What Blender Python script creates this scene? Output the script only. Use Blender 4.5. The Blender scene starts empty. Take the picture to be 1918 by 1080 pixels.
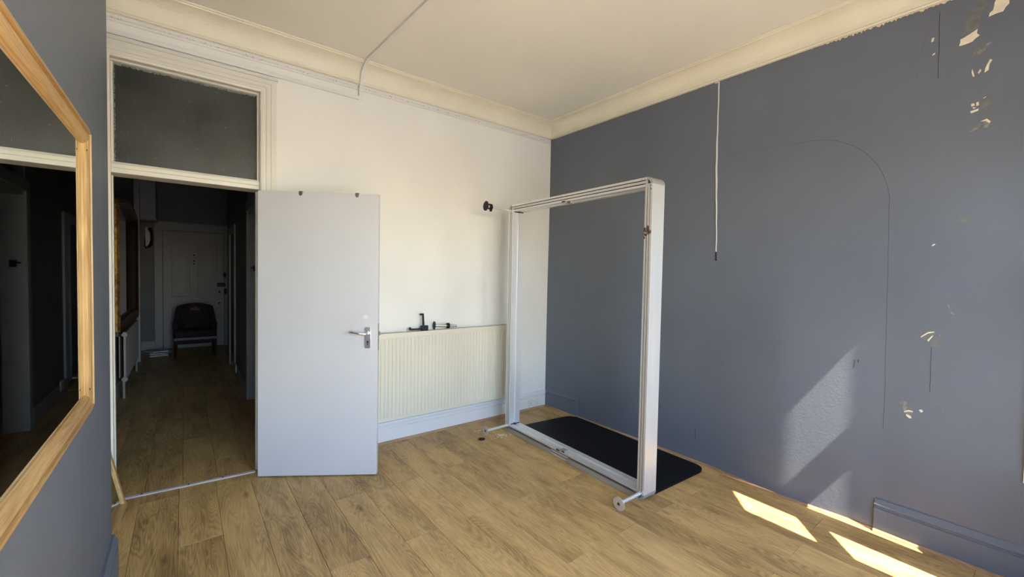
import bpy, bmesh, math, random
from math import pi, sin, cos, radians
from mathutils import Vector, Matrix
random.seed(7)
COL = bpy.context.scene.collection
SC = bpy.context.scene

# ------------------------------------------------------------------ camera
cd = bpy.data.cameras.new('camera'); cam = bpy.data.objects.new('camera', cd); COL.objects.link(cam)
R = Vector((0.7893647, -0.6136310, 0.0189843)); U = Vector((0.0042563, 0.0363922, 0.9993285)); F = Vector((0.6139098, 0.7887539, -0.0313385))
M = Matrix(((R.x, U.x, -F.x, 0), (R.y, U.y, -F.y, 0), (R.z, U.z, -F.z, 1.45), (0, 0, 0, 1)))
cam.matrix_world = M
cd.sensor_width = 36; cd.lens = 790.233 * 36 / 1918; cd.clip_start = 0.02; cd.clip_end = 200
SC.camera = cam

# ------------------------------------------------------------------ sky, sun, exposure
w = bpy.data.worlds.new('world'); SC.world = w; w.use_nodes = True
nt = w.node_tree; bg = nt.nodes['Background']
sky = nt.nodes.new('ShaderNodeTexSky'); sky.sky_type = 'NISHITA'; sky.sun_disc = False
sky.sun_elevation = radians(53.5); sky.sun_rotation = radians(180 + 2.3); sky.altitude = 50; sky.dust_density = 0.7; sky.ozone_density = 2.5
nt.links.new(sky.outputs[0], bg.inputs[0]); bg.inputs[1].default_value = 0.86
sd = bpy.data.lights.new('sun', 'SUN'); sun = bpy.data.objects.new('sun', sd); COL.objects.link(sun)
sd.energy = 17; sd.color = (1.0, 0.90, 0.72); sd.angle = radians(0.53)
sdir = Vector((0.04, 1.0, -1.35)).normalized()
sun.rotation_euler = sdir.to_track_quat('-Z', 'Y').to_euler(); sun.location = (1.5, -4, 6)
# portals: help the sky light find its way through the two bay windows (they give no light themselves)
def portal(loc, sx, sy, nrm):
    l = bpy.data.lights.new('window_portal', 'AREA'); l.shape = 'RECTANGLE'; l.size = sx; l.size_y = sy; l.cycles.is_portal = True
    o = bpy.data.objects.new('window_portal', l); COL.objects.link(o); o.location = loc
    o.rotation_euler = Vector(nrm).to_track_quat('-Z', 'Y').to_euler()
portal((0.85, -1.2, 1.5), 2.10, 1.95, (0, 1, 0))
SC.view_settings.view_transform = 'Standard'; SC.view_settings.look = 'None'
SC.view_settings.gamma = 1.0; SC.view_settings.exposure = 1.42; SC.view_settings.use_curve_mapping = False

# ------------------------------------------------------------------ materials
def newmat(name):
    m = bpy.data.materials.new(name); m.use_nodes = True
    return m, m.node_tree.nodes, m.node_tree.links, m.node_tree.nodes['Principled BSDF']
def mat(name, col, rough=0.5, metal=0.0, var=0.06, vscale=3.0, bump=0.0, bscale=60.0, stretch=(1, 1, 1), spec=0.5):
    m, N, L, B = newmat(name)
    tc = N.new('ShaderNodeTexCoord'); mp = N.new('ShaderNodeMapping'); mp.inputs['Scale'].default_value = stretch
    L.new(tc.outputs['Object'], mp.inputs[0])
    ns = N.new('ShaderNodeTexNoise'); ns.inputs['Scale'].default_value = vscale; ns.inputs['Detail'].default_value = 5
    L.new(mp.outputs[0], ns.inputs['Vector'])
    rp = N.new('ShaderNodeValToRGB'); L.new(ns.outputs['Fac'], rp.inputs[0])
    rp.color_ramp.elements[0].position = 0.3; rp.color_ramp.elements[1].position = 0.7
    rp.color_ramp.elements[0].color = (*[c * (1 - var) for c in col], 1); rp.color_ramp.elements[1].color = (*[min(1, c * (1 + var)) for c in col], 1)
    L.new(rp.outputs[0], B.inputs['Base Color'])
    B.inputs['Roughness'].default_value = rough; B.inputs['Metallic'].default_value = metal
    B.inputs['Specular IOR Level'].default_value = spec
    if bump:
        n2 = N.new('ShaderNodeTexNoise'); n2.inputs['Scale'].default_value = bscale; n2.inputs['Detail'].default_value = 4
        L.new(mp.outputs[0], n2.inputs['Vector'])
        bp = N.new('ShaderNodeBump'); bp.inputs['Strength'].default_value = bump; bp.inputs['Distance'].default_value = 0.004
        L.new(n2.outputs['Fac'], bp.inputs['Height']); L.new(bp.outputs[0], B.inputs['Normal'])
    return m
MT = {}
MT['grey'] = mat('grey_wall_paint', (0.128, 0.147, 0.184), 0.50, var=0.07, vscale=1.6, bump=0.2, bscale=70)
MT['white_wall'] = mat('white_wall_paint', (0.80, 0.785, 0.73), 0.6, var=0.035, vscale=1.8, bump=0.25, bscale=45)
MT['ceil'] = mat('ceiling_paint', (0.80, 0.78, 0.70), 0.75, var=0.035, vscale=1.2, bump=0.2, bscale=30)
MT['cornice'] = mat('cornice_paint', (0.78, 0.735, 0.59), 0.5, var=0.04, vscale=4)
MT['gloss'] = mat('white_gloss_paint', (0.74, 0.73, 0.70), 0.33, var=0.03, vscale=3, bump=0.1, bscale=25)
MT['cream_gloss'] = mat('cream_gloss_paint', (0.72, 0.695, 0.61), 0.35, var=0.04, vscale=3, bump=0.1, bscale=25)
MT['door'] = mat('door_white_paint', (0.60, 0.60, 0.61), 0.38, var=0.02, vscale=3, bump=0.15, bscale=18)
MT['rad'] = mat('radiator_cream_enamel', (0.70, 0.655, 0.53), 0.3, var=0.02, vscale=3)
MT['alu'] = mat('satin_aluminium', (0.80, 0.80, 0.79), 0.42, 0.65, var=0.03, vscale=30, stretch=(1, 1, 0.05))
MT['alu_dark'] = mat('aluminium_channel', (0.40, 0.39, 0.36), 0.4, 0.85, var=0.03, vscale=30)
MT['alu_cover'] = mat('silver_painted_cover', (0.40, 0.39, 0.35), 0.4, 0.3, var=0.03, vscale=20)
MT['chrome'] = mat('polished_chrome', (0.80, 0.80, 0.81), 0.24, 1.0, var=0.02)
MT['black'] = mat('black_plastic', (0.006, 0.006, 0.007), 0.5, var=0.2, vscale=20, spec=0.3)
MT['board'] = mat('black_laminate_board', (0.004, 0.0042, 0.0055), 0.55, var=0.15, vscale=8, spec=0.2)
MT['seam'] = mat('dark_crack', (0.06, 0.062, 0.07), 0.9)
MT['chip'] = mat('bare_plaster', (0.74, 0.69, 0.54), 0.9, var=0.12, vscale=30, bump=0.6, bscale=90)
MT['scuff'] = mat('rubbed_paint', (0.20, 0.20, 0.19), 0.8, var=0.35, vscale=50, bump=0.5, bscale=120)
MT['scuff2'] = mat('thin_rubbed_paint', (0.150, 0.155, 0.160), 0.7, var=0.2, vscale=35, bump=0.4, bscale=120)
MT['filler'] = mat('faint_filler_patch', (0.165, 0.17, 0.175), 0.7, var=0.08, vscale=12)
MT['plastic'] = mat('white_plastic', (0.70, 0.69, 0.62), 0.35, var=0.02)
MT['cord'] = mat('white_cord', (0.72, 0.72, 0.70), 0.5, var=0.05)
MT['dark'] = mat('dark_void', (0.01, 0.01, 0.01), 0.9)
MT['tape'] = mat('brown_tape_residue', (0.10, 0.035, 0.02), 0.6, var=0.5, vscale=60)
MT['steel'] = mat('dull_steel', (0.30, 0.29, 0.26), 0.4, 0.9, var=0.1, vscale=30)
MT['hallwhite'] = mat('hall_wall_paint', (0.21, 0.20, 0.21), 0.7, var=0.05, vscale=2)  # hall walls and woodwork darkened: the hall's dimness is put into the colour
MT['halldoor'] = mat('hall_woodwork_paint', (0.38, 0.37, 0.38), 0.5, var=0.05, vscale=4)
MT['hallrad'] = mat('dimmed_cream_enamel', (0.36, 0.32, 0.27), 0.4)  # cream enamel darkened for the dim hall
MT['gilt'] = mat('aged_gilt', (0.26, 0.14, 0.03), 0.40, 0.6, var=0.7, vscale=25, bump=0.8, bscale=40)
MT['darkwood'] = mat('dark_walnut', (0.035, 0.018, 0.012), 0.35, var=0.3, vscale=8, stretch=(1, 1, 0.2))
MT['uph'] = mat('dark_patterned_upholstery', (0.03, 0.02, 0.03), 0.9, var=0.5, vscale=30, bump=0.3)
MT['paper'] = mat('envelope_paper', (0.6, 0.6, 0.62), 0.8)
MT['ground'] = mat('street_paving', (0.46, 0.45, 0.42), 0.9, var=0.1)
def wood(name, dark, light, axis=1, scale=1.0, rough=0.42, knots=True, tone=0.22):
    m, N, L, B = newmat(name)
    tc = N.new('ShaderNodeTexCoord'); oi = N.new('ShaderNodeObjectInfo')
    rv = N.new('ShaderNodeVectorMath'); rv.operation = 'MULTIPLY'; rv.inputs[1].default_value = (37.1, 91.7, 13.3)
    cmb = N.new('ShaderNodeCombineXYZ')
    for i in range(3): L.new(oi.outputs['Random'], cmb.inputs[i])
    L.new(cmb.outputs[0], rv.inputs[0])
    ad = N.new('ShaderNodeVectorMath'); ad.operation = 'ADD'; L.new(tc.outputs['Object'], ad.inputs[0]); L.new(rv.outputs[0], ad.inputs[1])
    def mapped(v):
        mp = N.new('ShaderNodeMapping'); L.new(ad.outputs[0], mp.inputs[0])
        vv = [v[0]] * 3; vv[axis] = v[1]; mp.inputs['Scale'].default_value = vv; return mp
    # fine pores
    f = N.new('ShaderNodeTexNoise'); f.inputs['Scale'].default_value = 1; f.inputs['Detail'].default_value = 6; f.inputs['Roughness'].default_value = 0.65
    L.new(mapped((260 * scale, 9 * scale)).outputs[0], f.inputs['Vector'])
    # figure: contour rings of a stretched noise
    g = N.new('ShaderNodeTexNoise'); g.inputs['Scale'].default_value = 1; g.inputs['Detail'].default_value = 2.5; g.inputs['Distortion'].default_value = 0.5
    L.new(mapped((7 * scale, 0.75 * scale)).outputs[0], g.inputs['Vector'])
    mu = N.new('ShaderNodeMath'); mu.operation = 'MULTIPLY'; mu.inputs[1].default_value = 210; L.new(g.outputs['Fac'], mu.inputs[0])
    sn = N.new('ShaderNodeMath'); sn.operation = 'SINE'; L.new(mu.outputs[0], sn.inputs[0])
    # broad tone
    b = N.new('ShaderNodeTexNoise'); b.inputs['Scale'].default_value = 1; b.inputs['Detail'].default_value = 3
    L.new(mapped((9 * scale, 2.2 * scale)).outputs[0], b.inputs['Vector'])
    def lin(src, k, c):
        a = N.new('ShaderNodeMath'); a.operation = 'MULTIPLY_ADD'; L.new(src, a.inputs[0]); a.inputs[1].default_value = k
        if isinstance(c, float): a.inputs[2].default_value = c
        else: L.new(c, a.inputs[2])
        return a.outputs[0]
    v = lin(f.outputs['Fac'], 1.0, 0.0)
    v = lin(sn.outputs[0], 0.11, v)
    v = lin(b.outputs['Fac'], 1.0, v)
    v = lin(oi.outputs['Random'], tone, v)
    v = lin(v, 1.0, -0.5 - tone / 2)
    rp = N.new('ShaderNodeValToRGB'); L.new(v, rp.inputs[0])
    e = rp.color_ramp.elements; e[0].position = 0.15; e[0].color = (*dark, 1); e[1].position = 0.85; e[1].color = (*light, 1)
    mid = rp.color_ramp.elements.new(0.5); mid.color = (*[(dark[i] * 0.42 + light[i] * 0.58) for i in range(3)], 1)
    out = rp.outputs[0]
    if knots:
        kn = N.new('ShaderNodeTexVoronoi'); kn.inputs['Scale'].default_value = 1; kn.inputs['Randomness'].default_value = 1
        L.new(mapped((6.5, 2.0)).outputs[0], kn.inputs['Vector'])
        kr = N.new('ShaderNodeValToRGB'); L.new(kn.outputs['Distance'], kr.inputs[0])
        kr.color_ramp.elements[0].position = 0.02; kr.color_ramp.elements[0].color = (0.42, 0.36, 0.32, 1)
        kr.color_ramp.elements[1].position = 0.13; kr.color_ramp.elements[1].color = (1, 1, 1, 1)
        mx = N.new('ShaderNodeMix'); mx.data_type = 'RGBA'; mx.blend_type = 'MULTIPLY'; mx.inputs[0].default_value = 0.95
        L.new(out, mx.inputs[6]); L.new(kr.outputs[0], mx.inputs[7]); out = mx.outputs[2]
    L.new(out, B.inputs['Base Color'])
    B.inputs['Roughness'].default_value = rough; B.inputs['Specular IOR Level'].default_value = 0.35
    bp = N.new('ShaderNodeBump'); bp.inputs['Strength'].default_value = 0.15; bp.inputs['Distance'].default_value = 0.001
    L.new(f.outputs['Fac'], bp.inputs['Height']); L.new(bp.outputs[0], B.inputs['Normal'])
    return m
MT['oakfloor'] = wood('oak_laminate', (0.25, 0.150, 0.052), (0.64, 0.425, 0.165))
MT['oakframe'] = wood('pale_oak', (0.34, 0.19, 0.065), (0.62, 0.405, 0.165), axis=1, scale=0.8, knots=False, tone=0.1)
MT['oakframe_v'] = wood('pale_oak_upright', (0.34, 0.19, 0.065), (0.62, 0.405, 0.165), axis=2, scale=0.8, knots=False, tone=0.1)
MT['bead'] = wood('oak_beading', (0.26, 0.14, 0.07), (0.48, 0.30, 0.17), axis=1, scale=1, knots=False)
MT['bead_x'] = wood('oak_beading_across', (0.26, 0.14, 0.07), (0.48, 0.30, 0.17), axis=0, scale=1, knots=False)
def mirror_mat():
    m, N, L, B = newmat('mirror_glass')
    B.inputs['Base Color'].default_value = (0.80, 0.83, 0.80, 1); B.inputs['Metallic'].default_value = 1; B.inputs['Roughness'].default_value = 0.015
    return m
MT['mirror'] = mirror_mat()
def obscured():
    m, N, L, B = newmat('obscured_dark_glass')
    tc = N.new('ShaderNodeTexCoord'); mp = N.new('ShaderNodeMapping'); mp.inputs['Scale'].default_value = (110, 1, 110); L.new(tc.outputs['Object'], mp.inputs[0])
    vo = N.new('ShaderNodeTexVoronoi'); vo.inputs['Randomness'].default_value = 0.25; vo.inputs['Scale'].default_value = 1; L.new(mp.outputs[0], vo.inputs['Vector'])
    bp = N.new('ShaderNodeBump'); bp.inputs['Strength'].default_value = 0.35; bp.inputs['Distance'].default_value = 0.002
    L.new(vo.outputs['Distance'], bp.inputs['Height']); L.new(bp.outputs[0], B.inputs['Normal'])
    # dust: pale specks and a cloudy film
    n1 = N.new('ShaderNodeTexNoise'); n1.inputs['Scale'].default_value = 3.2; n1.inputs['Detail'].default_value = 6; L.new(tc.outputs['Object'], n1.inputs['Vector'])
    n2 = N.new('ShaderNodeTexNoise'); n2.inputs['Scale'].default_value = 70; n2.inputs['Detail'].default_value = 3; L.new(tc.outputs['Object'], n2.inputs['Vector'])
    r2 = N.new('ShaderNodeValToRGB'); r2.color_ramp.elements[0].position = 0.68; r2.color_ramp.elements[1].position = 0.75; L.new(n2.outputs['Fac'], r2.inputs[0])
    r1 = N.new('ShaderNodeValToRGB'); r1.color_ramp.elements[0].position = 0.35; r1.color_ramp.elements[0].color = (0.028, 0.031, 0.026, 1)
    r1.color_ramp.elements[1].position = 0.7; r1.color_ramp.elements[1].color = (0.062, 0.067, 0.058, 1); L.new(n1.outputs['Fac'], r1.inputs[0])
    mx = N.new('ShaderNodeMix'); mx.data_type = 'RGBA'; L.new(r1.outputs[0], mx.inputs[6]); mx.inputs[7].default_value = (0.26, 0.27, 0.24, 1)
    mm = N.new('ShaderNodeMath'); mm.operation = 'MULTIPLY'; mm.inputs[1].default_value = 0.6; L.new(r2.outputs[0], mm.inputs[0]); L.new(mm.outputs[0], mx.inputs[0])
    L.new(mx.outputs[2], B.inputs['Base Color']); B.inputs['Roughness'].default_value = 0.35; B.inputs['Transmission Weight'].default_value = 0.3
    return m
MT['obscured'] = obscured()
def clear():
    m, N, L, B = newmat('clear_window_glass')
    tr = N.new('ShaderNodeBsdfTransparent'); gl = N.new('ShaderNodeBsdfGlossy'); gl.inputs['Roughness'].default_value = 0.02
    mx = N.new('ShaderNodeMixShader'); mx.inputs[0].default_value = 0.06
    L.new(tr.outputs[0], mx.inputs[1]); L.new(gl.outputs[0], mx.inputs[2]); L.new(mx.outputs[0], N['Material Output'].inputs['Surface'])
    return m
MT['glass'] = clear()

# ------------------------------------------------------------------ mesh helpers
def add_box(bm, x0, x1, y0, y1, z0, z1, mtx=None):
    vs = [Vector((x, y, z)) for x in (x0, x1) for y in (y0, y1) for z in (z0, z1)]
    if mtx: vs = [mtx @ v for v in vs]
    v = [bm.verts.new(p) for p in vs]
    for f in ((0, 1, 3, 2), (4, 6, 7, 5), (0, 4, 5, 1), (2, 3, 7, 6), (0, 2, 6, 4), (1, 5, 7, 3)): bm.faces.new([v[i] for i in f])
def add_prism(bm, pts, fn, a, b):
    """pts: 2D outline, fn(u, v, t) -> 3D; extruded from t=a to t=b"""
    n = len(pts); A = [bm.verts.new(fn(u, v, a)) for u, v in pts]; B_ = [bm.verts.new(fn(u, v, b)) for u, v in pts]
    for i in range(n):
        j = (i + 1) % n; bm.faces.new((A[i], A[j], B_[j], B_[i]))
    bm.faces.new(A[::-1]); bm.faces.new(B_)
def add_tube(bm, pts, r, n=10, cap=True):
    pts = [Vector(p) for p in pts]; rings = []
    up = None
    for i, p in enumerate(pts):
        t = (pts[min(i + 1, len(pts) - 1)] - pts[max(i - 1, 0)]).normalized()
        if up is None: up = Vector((0, 0, 1)) if abs(t.z) < 0.9 else Vector((1, 0, 0))
        a = t.cross(up).normalized(); b = a.cross(t).normalized(); up = b
        rr = r[i] if isinstance(r, (list, tuple)) else r
        rings.append([bm.verts.new(p + a * rr * cos(2 * pi * k / n) + b * rr * sin(2 * pi * k / n)) for k in range(n)])
    for i in range(len(rings) - 1):
        for k in range(n): bm.faces.new((rings[i][k], rings[i][(k + 1) % n], rings[i + 1][(k + 1) % n], rings[i + 1][k]))
    if cap: bm.faces.new(rings[0][::-1]); bm.faces.new(rings[-1])
def add_disc(bm, c, axis, r, th, n=28):
    c = Vector(c); axis = Vector(axis).normalized(); add_tube(bm, [c, c + axis * th], r, n)
def obj(name, bm, m, parent=None, smooth=False, bevel=0.0, loc=None, kind=None):
    bmesh.ops.recalc_face_normals(bm, faces=bm.faces)
    me = bpy.data.meshes.new(name); bm.to_mesh(me); bm.free()
    o = bpy.data.objects.new(name, me); COL.objects.link(o)
    if m: me.materials.append(MT[m] if isinstance(m, str) else m)
    if smooth:
        for p in me.polygons: p.use_smooth = True
        if smooth != 'all':
            md = o.modifiers.new('es', 'EDGE_SPLIT'); md.split_angle = radians(35)
    if bevel:
        b = o.modifiers.new('bevel', 'BEVEL'); b.width = bevel; b.segments = 2; b.limit_method = 'ANGLE'; b.angle_limit = radians(40)
    if parent: o.parent = parent
    if loc: o.location = loc
    if kind: o['kind'] = kind
    return o
def boxes(name, lst, m, parent=None, bevel=0.0, kind=None, smooth=False):
    bm = bmesh.new()
    for i, b in enumerate(lst):
        k = 0.0002 * i      # keeps faces of neighbouring pieces from coinciding
        add_box(bm, b[0] + k, b[1] - k, b[2] + k, b[3] - k, b[4] + k, b[5] - k)
    return obj(name, bm, m, parent, smooth, bevel, kind=kind)
def empty(name, loc=(0, 0, 0), rz=0.0):
    o = bpy.data.objects.new(name, None); COL.objects.link(o); o.location = loc; o.rotation_euler = (0, 0, rz); o.empty_display_size = 0.1; return o
def tag(o, label, cat, group=None):
    o['label'] = label; o['category'] = cat
    if group: o['group'] = group
    return o
def struct(o, label=None):
    o['kind'] = 'structure'
    if label: o['label'] = label
    return o

XR, YB, ZC, XL = 3.205, 3.47, 3.09, -0.27
XA = -0.56                      # alcove side wall
# ------------------------------------------------------------------ floor: planks
fl = boxes('floor', [(-1.2, 3.45, -1.4, 10.1, -0.12, -0.012)], 'seam'); struct(fl)
PW, PL = 0.1945, 1.285
cache = {}
def plank(x0, x1, y0, y1):
    if x1 - x0 < 0.01 or y1 - y0 < 0.01: return
    g = 0.0006; key = (round(x1 - x0, 3), round(y1 - y0, 3))
    if key not in cache:
        hx, hy, c = (x1 - x0) / 2 - g, (y1 - y0) / 2 - g, 0.0012
        bm = bmesh.new()
        bot = [bm.verts.new((sx * hx, sy * hy, -0.012)) for sx, sy in ((-1, -1), (1, -1), (1, 1), (-1, 1))]
        mid = [bm.verts.new((sx * hx, sy * hy, -c)) for sx, sy in ((-1, -1), (1, -1), (1, 1), (-1, 1))]
        top = [bm.verts.new((sx * (hx - c), sy * (hy - c * 0.7), 0)) for sx, sy in ((-1, -1), (1, -1), (1, 1), (-1, 1))]
        for A, B_ in ((bot, mid), (mid, top)):
            for i in range(4): bm.faces.new((A[i], A[(i + 1) % 4], B_[(i + 1) % 4], B_[i]))
        bm.faces.new(top); bm.faces.new(bot[::-1])
        me = bpy.data.meshes.new('plank'); bm.to_mesh(me); bm.free(); me.materials.append(MT['oakfloor']); cache[key] = me
    o = bpy.data.objects.new('plank', cache[key]); COL.objects.link(o); o.parent = fl; o.location = ((x0 + x1) / 2, (y0 + y1) / 2, 0)
for k in range(-3, 17):
    x0 = -0.03 + (k) * PW; x1 = x0 + PW
    xa, xb = max(x0, XA), min(x1, XR)
    ph = 2.75 if k % 2 == 0 else 2.105
    jit = random.uniform(-0.02, 0.02) if k > 5 or k < 0 else 0
    y = ph + jit - PL * 3
    while y < 3.52:
        lo = XL if False else xa
        plank(xa, xb, max(y, -1.05), min(y + PL, 3.52)); y += PL
for k in range(-4, 6):        # hall run beyond the threshold
    x0 = -0.012 + k * PW; xa, xb = max(x0, -0.62), min(x0 + PW, 0.78)
    y = (3.2 if k % 2 == 0 else 2.6)
    while y < 9.82:
        plank(xa, xb, max(y, 3.522), min(y + PL, 9.82)); y += PL

# ------------------------------------------------------------------ ceiling and walls
bm = bmesh.new(); add_prism(bm, [(-0.9, -1.15), (2.08, -1.15), (2.08, -0.985), (3.30, 0.085), (3.39, 0.16), (3.39, YB + 0.15), (-0.9, YB + 0.15)], lambda u, v, t: Vector((u, v, t)), ZC, ZC + 0.15)
ce = struct(obj('ceiling', bm, 'ceil'))
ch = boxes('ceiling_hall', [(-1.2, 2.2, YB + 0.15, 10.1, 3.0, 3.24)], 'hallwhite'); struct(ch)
# back wall with the doorway + transom opening (x -0.36..0.435, z 0..2.71)
DX0, DX1, DZ = -0.36, 0.435, 2.71
wb = boxes('wall_back', [(DX1, XR + 0.15, YB, YB + 0.15, 0, ZC), (-1.0, DX0, YB, YB + 0.15, 0, ZC), (DX0, DX1, YB, YB + 0.15, DZ, ZC)], 'white_wall'); struct(wb)
struct(boxes('wall_left', [(XA - 0.3, XL, -1.0, 2.655, 0, ZC)], 'grey'))
struct(boxes('wall_alcove', [(XA - 0.3, XA, 2.655, YB, 0, ZC)], 'white_wall'))
# right wall: old plaster, not quite flat
def sstep(a, b, x):
    t = max(0, min(1, (x - a) / (b - a))); return t * t * (3 - 2 * t)
_tab = [-0.016]
for _i in range(1, 360):
    _y = _i / 100
    _s = 0.020 * (1 - sstep(0.3, 0.5, _y)) - 0.090 * sstep(0.54, 0.62, _y) * (1 - sstep(1.02, 1.14, _y)) + 0.092 * sstep(1.04, 1.18, _y) * (1 - sstep(1.45, 1.80, _y))
    _tab.append(_tab[-1] + _s * 0.01)
def wallx(y, z):
    f = max(0.0, y) * 100; i = min(int(f), 357); d = _tab[i] + (_tab[i + 1] - _tab[i]) * (f - i)
    return XR + d * (1 - sstep(1.05, 2.0, z)) - 0.003 * sin(1.7 * y + 2.1 * z) * sstep(1.05, 2.0, z)
bm = bmesh.new(); ys = [-0.02 + i * (YB + 0.02) / 240 for i in range(241)]; zs = [i * ZC / 60 for i in range(61)]
g = [[bm.verts.new((wallx(y, z), y, z)) for z in zs] for y in ys]
for i in range(240):
    for j in range(60): bm.faces.new((g[i][j], g[i][j + 1], g[i + 1][j + 1], g[i + 1][j]))
bk = [bm.verts.new((XR + 0.18, y, z)) for y, z in ((-0.02, 0), (YB, 0), (YB, ZC), (-0.02, ZC))]
bm.faces.new(bk)
bm.faces.new([g[i][0] for i in range(241)] + [bk[1], bk[0]]); bm.faces.new([g[i][-1] for i in range(240, -1, -1)] + [bk[3], bk[2]])
bm.faces.new([g[0][j] for j in range(60, -1, -1)] + [bk[0], bk[3]]); bm.faces.new([g[-1][j] for j in range(61)] + [bk[2], bk[1]])
wr = struct(obj('wall_right', bm, 'grey', smooth=True))

# ------------------------------------------------------------------ bay: walls and windows (behind the camera)
BY = -1.0
P0 = Vector((XR, 0.05, 0)); e = Vector((-0.7507, -0.6606, 0)); nrm = Vector((0.6606, -0.7507, 0))   # outward
Tm = Matrix(((e.x, nrm.x, 0, P0.x), (e.y, nrm.y, 0, P0.y), (0, 0, 1, 0), (0, 0, 0, 1)))   # local: x along panel, y outward
TE = 1.60
bm = bmesh.new()
def pb(x0, x1, z0, z1, y0=0.0, y1=0.012): add_box(bm, x0, x1, y0, y1, z0, z1, Tm)
pb(-0.15, TE, 2.06, ZC); pb(-0.15, TE, 0, 0.56); pb(0.72, TE, 0.56, 2.06)
struct(obj('wall_bay_right', bm, 'grey'))
bm = bmesh.new()
pb(-0.06, 0.070, 0.56, 2.06); pb(0.137, 0.390, 0.56, 2.06, 0, 0.011); pb(0.645, 0.72, 0.56, 2.06, 0, 0.011)
pb(0.070, 0.137, 1.30, 1.56, 0, 0.010); pb(0.390, 0.645, 1.31, 1.525, 0, 0.010)
w2 = struct(obj('window_2', bm, 'cream_gloss'))
boxes('architrave', [(3.178, 3.200, 0.0, 0.058, 0.50, 1.30)], 'cream_gloss', w2)
for x0, x1, z0, z1 in ((0.070, 0.137, 0.56, 1.30), (0.070, 0.137, 1.56, 2.06), (0.390, 0.645, 0.56, 1.31), (0.390, 0.645, 1.525, 2.06)):
    bm = bmesh.new(); pb(x0, x1, z0, z1, 0.004, 0.007); obj('pane', bm, 'glass', w2)
struct(boxes('wall_bay', [(XL - 0.3, 2.12, BY - 0.15, BY, 0, 0.5), (XL - 0.3, 2.12, BY - 0.15, BY, 2.45, ZC), (XL - 0.3, -0.24, BY - 0.15, BY, 0.5, 2.45), (1.94, 2.12, BY - 0.15, BY, 0.5, 2.45)], 'grey'))
w1 = struct(boxes('window_1', [(-0.24, -0.19, BY - 0.12, BY - 0.04, 0.5, 2.45), (1.89, 1.94, BY - 0.12, BY - 0.04, 0.5, 2.45), (-0.24, 1.94, BY - 0.12, BY - 0.04, 0.5, 0.56), (-0.24, 1.94, BY - 0.12, BY - 0.04, 2.39, 2.45), (0.90, 0.95, BY - 0.12, BY - 0.04, 0.5, 2.45), (-0.24, 1.94, BY - 0.10, BY - 0.05, 1.45, 1.50)], 'cream_gloss', bevel=0.004))
for x0, x1 in ((-0.19, 0.90), (0.95, 1.89)):
    for z0, z1 in ((0.56, 1.45), (1.50, 2.39)): boxes('pane', [(x0, x1, BY - 0.082, BY - 0.078, z0, z1)], 'glass', w1)
boxes('window_sill', [(-0.26, 1.99, BY - 0.05, BY + 0.10, 0.46, 0.50)], 'cream_gloss', w1, bevel=0.006)
struct(boxes('ground', [(-30, 30, -40, -1.6, -1.0, -0.9)], 'ground'))

# ------------------------------------------------------------------ hall shell
HY0 = YB + 0.15; HXL, HXR, HE = -0.60, 0.565, 9.82
def hx(y): return HXR + 0.02 * (y - 5) / 1.0 * 0.9       # the right hall wall drifts outward slightly
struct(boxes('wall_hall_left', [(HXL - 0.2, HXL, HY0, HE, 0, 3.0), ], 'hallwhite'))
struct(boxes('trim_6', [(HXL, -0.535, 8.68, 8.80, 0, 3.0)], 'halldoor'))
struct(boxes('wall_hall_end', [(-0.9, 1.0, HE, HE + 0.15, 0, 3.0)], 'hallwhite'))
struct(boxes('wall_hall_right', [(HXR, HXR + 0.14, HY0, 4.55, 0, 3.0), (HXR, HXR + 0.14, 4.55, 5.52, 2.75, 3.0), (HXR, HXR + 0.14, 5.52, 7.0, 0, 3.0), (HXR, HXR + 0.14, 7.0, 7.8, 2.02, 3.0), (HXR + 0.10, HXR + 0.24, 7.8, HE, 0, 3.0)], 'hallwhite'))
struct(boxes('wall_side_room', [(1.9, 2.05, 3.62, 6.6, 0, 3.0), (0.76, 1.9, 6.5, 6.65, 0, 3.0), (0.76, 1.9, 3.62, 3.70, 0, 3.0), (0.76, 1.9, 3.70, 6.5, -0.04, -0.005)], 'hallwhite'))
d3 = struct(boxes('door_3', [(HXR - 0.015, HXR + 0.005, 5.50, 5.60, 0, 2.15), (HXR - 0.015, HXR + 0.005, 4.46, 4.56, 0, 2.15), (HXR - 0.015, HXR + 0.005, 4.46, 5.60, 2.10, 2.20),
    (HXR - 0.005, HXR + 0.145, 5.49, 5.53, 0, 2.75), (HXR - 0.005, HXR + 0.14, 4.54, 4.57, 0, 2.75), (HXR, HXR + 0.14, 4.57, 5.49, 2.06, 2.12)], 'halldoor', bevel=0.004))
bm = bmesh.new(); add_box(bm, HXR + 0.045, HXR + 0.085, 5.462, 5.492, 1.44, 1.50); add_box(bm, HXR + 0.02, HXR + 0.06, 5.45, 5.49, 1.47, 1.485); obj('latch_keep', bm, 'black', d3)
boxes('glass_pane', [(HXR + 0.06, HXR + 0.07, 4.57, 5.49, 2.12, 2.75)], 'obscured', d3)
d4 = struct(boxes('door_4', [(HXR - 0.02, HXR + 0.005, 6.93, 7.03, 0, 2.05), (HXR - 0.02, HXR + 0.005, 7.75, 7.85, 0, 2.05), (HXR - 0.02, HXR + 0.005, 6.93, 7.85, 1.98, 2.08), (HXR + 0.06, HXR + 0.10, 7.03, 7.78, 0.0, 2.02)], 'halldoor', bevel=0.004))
struct(boxes('baseboard_hall', [(HXL, HXL + 0.02, HY0, 8.68, 0, 0.16), (HXR - 0.018, HXR, HY0, 4.46, 0, 0.16), (HXR - 0.018, HXR, 5.60, 6.93, 0, 0.16), (-0.9, -0.41, HE - 0.02, HE, 0, 0.16)], 'halldoor', bevel=0.004))
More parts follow.
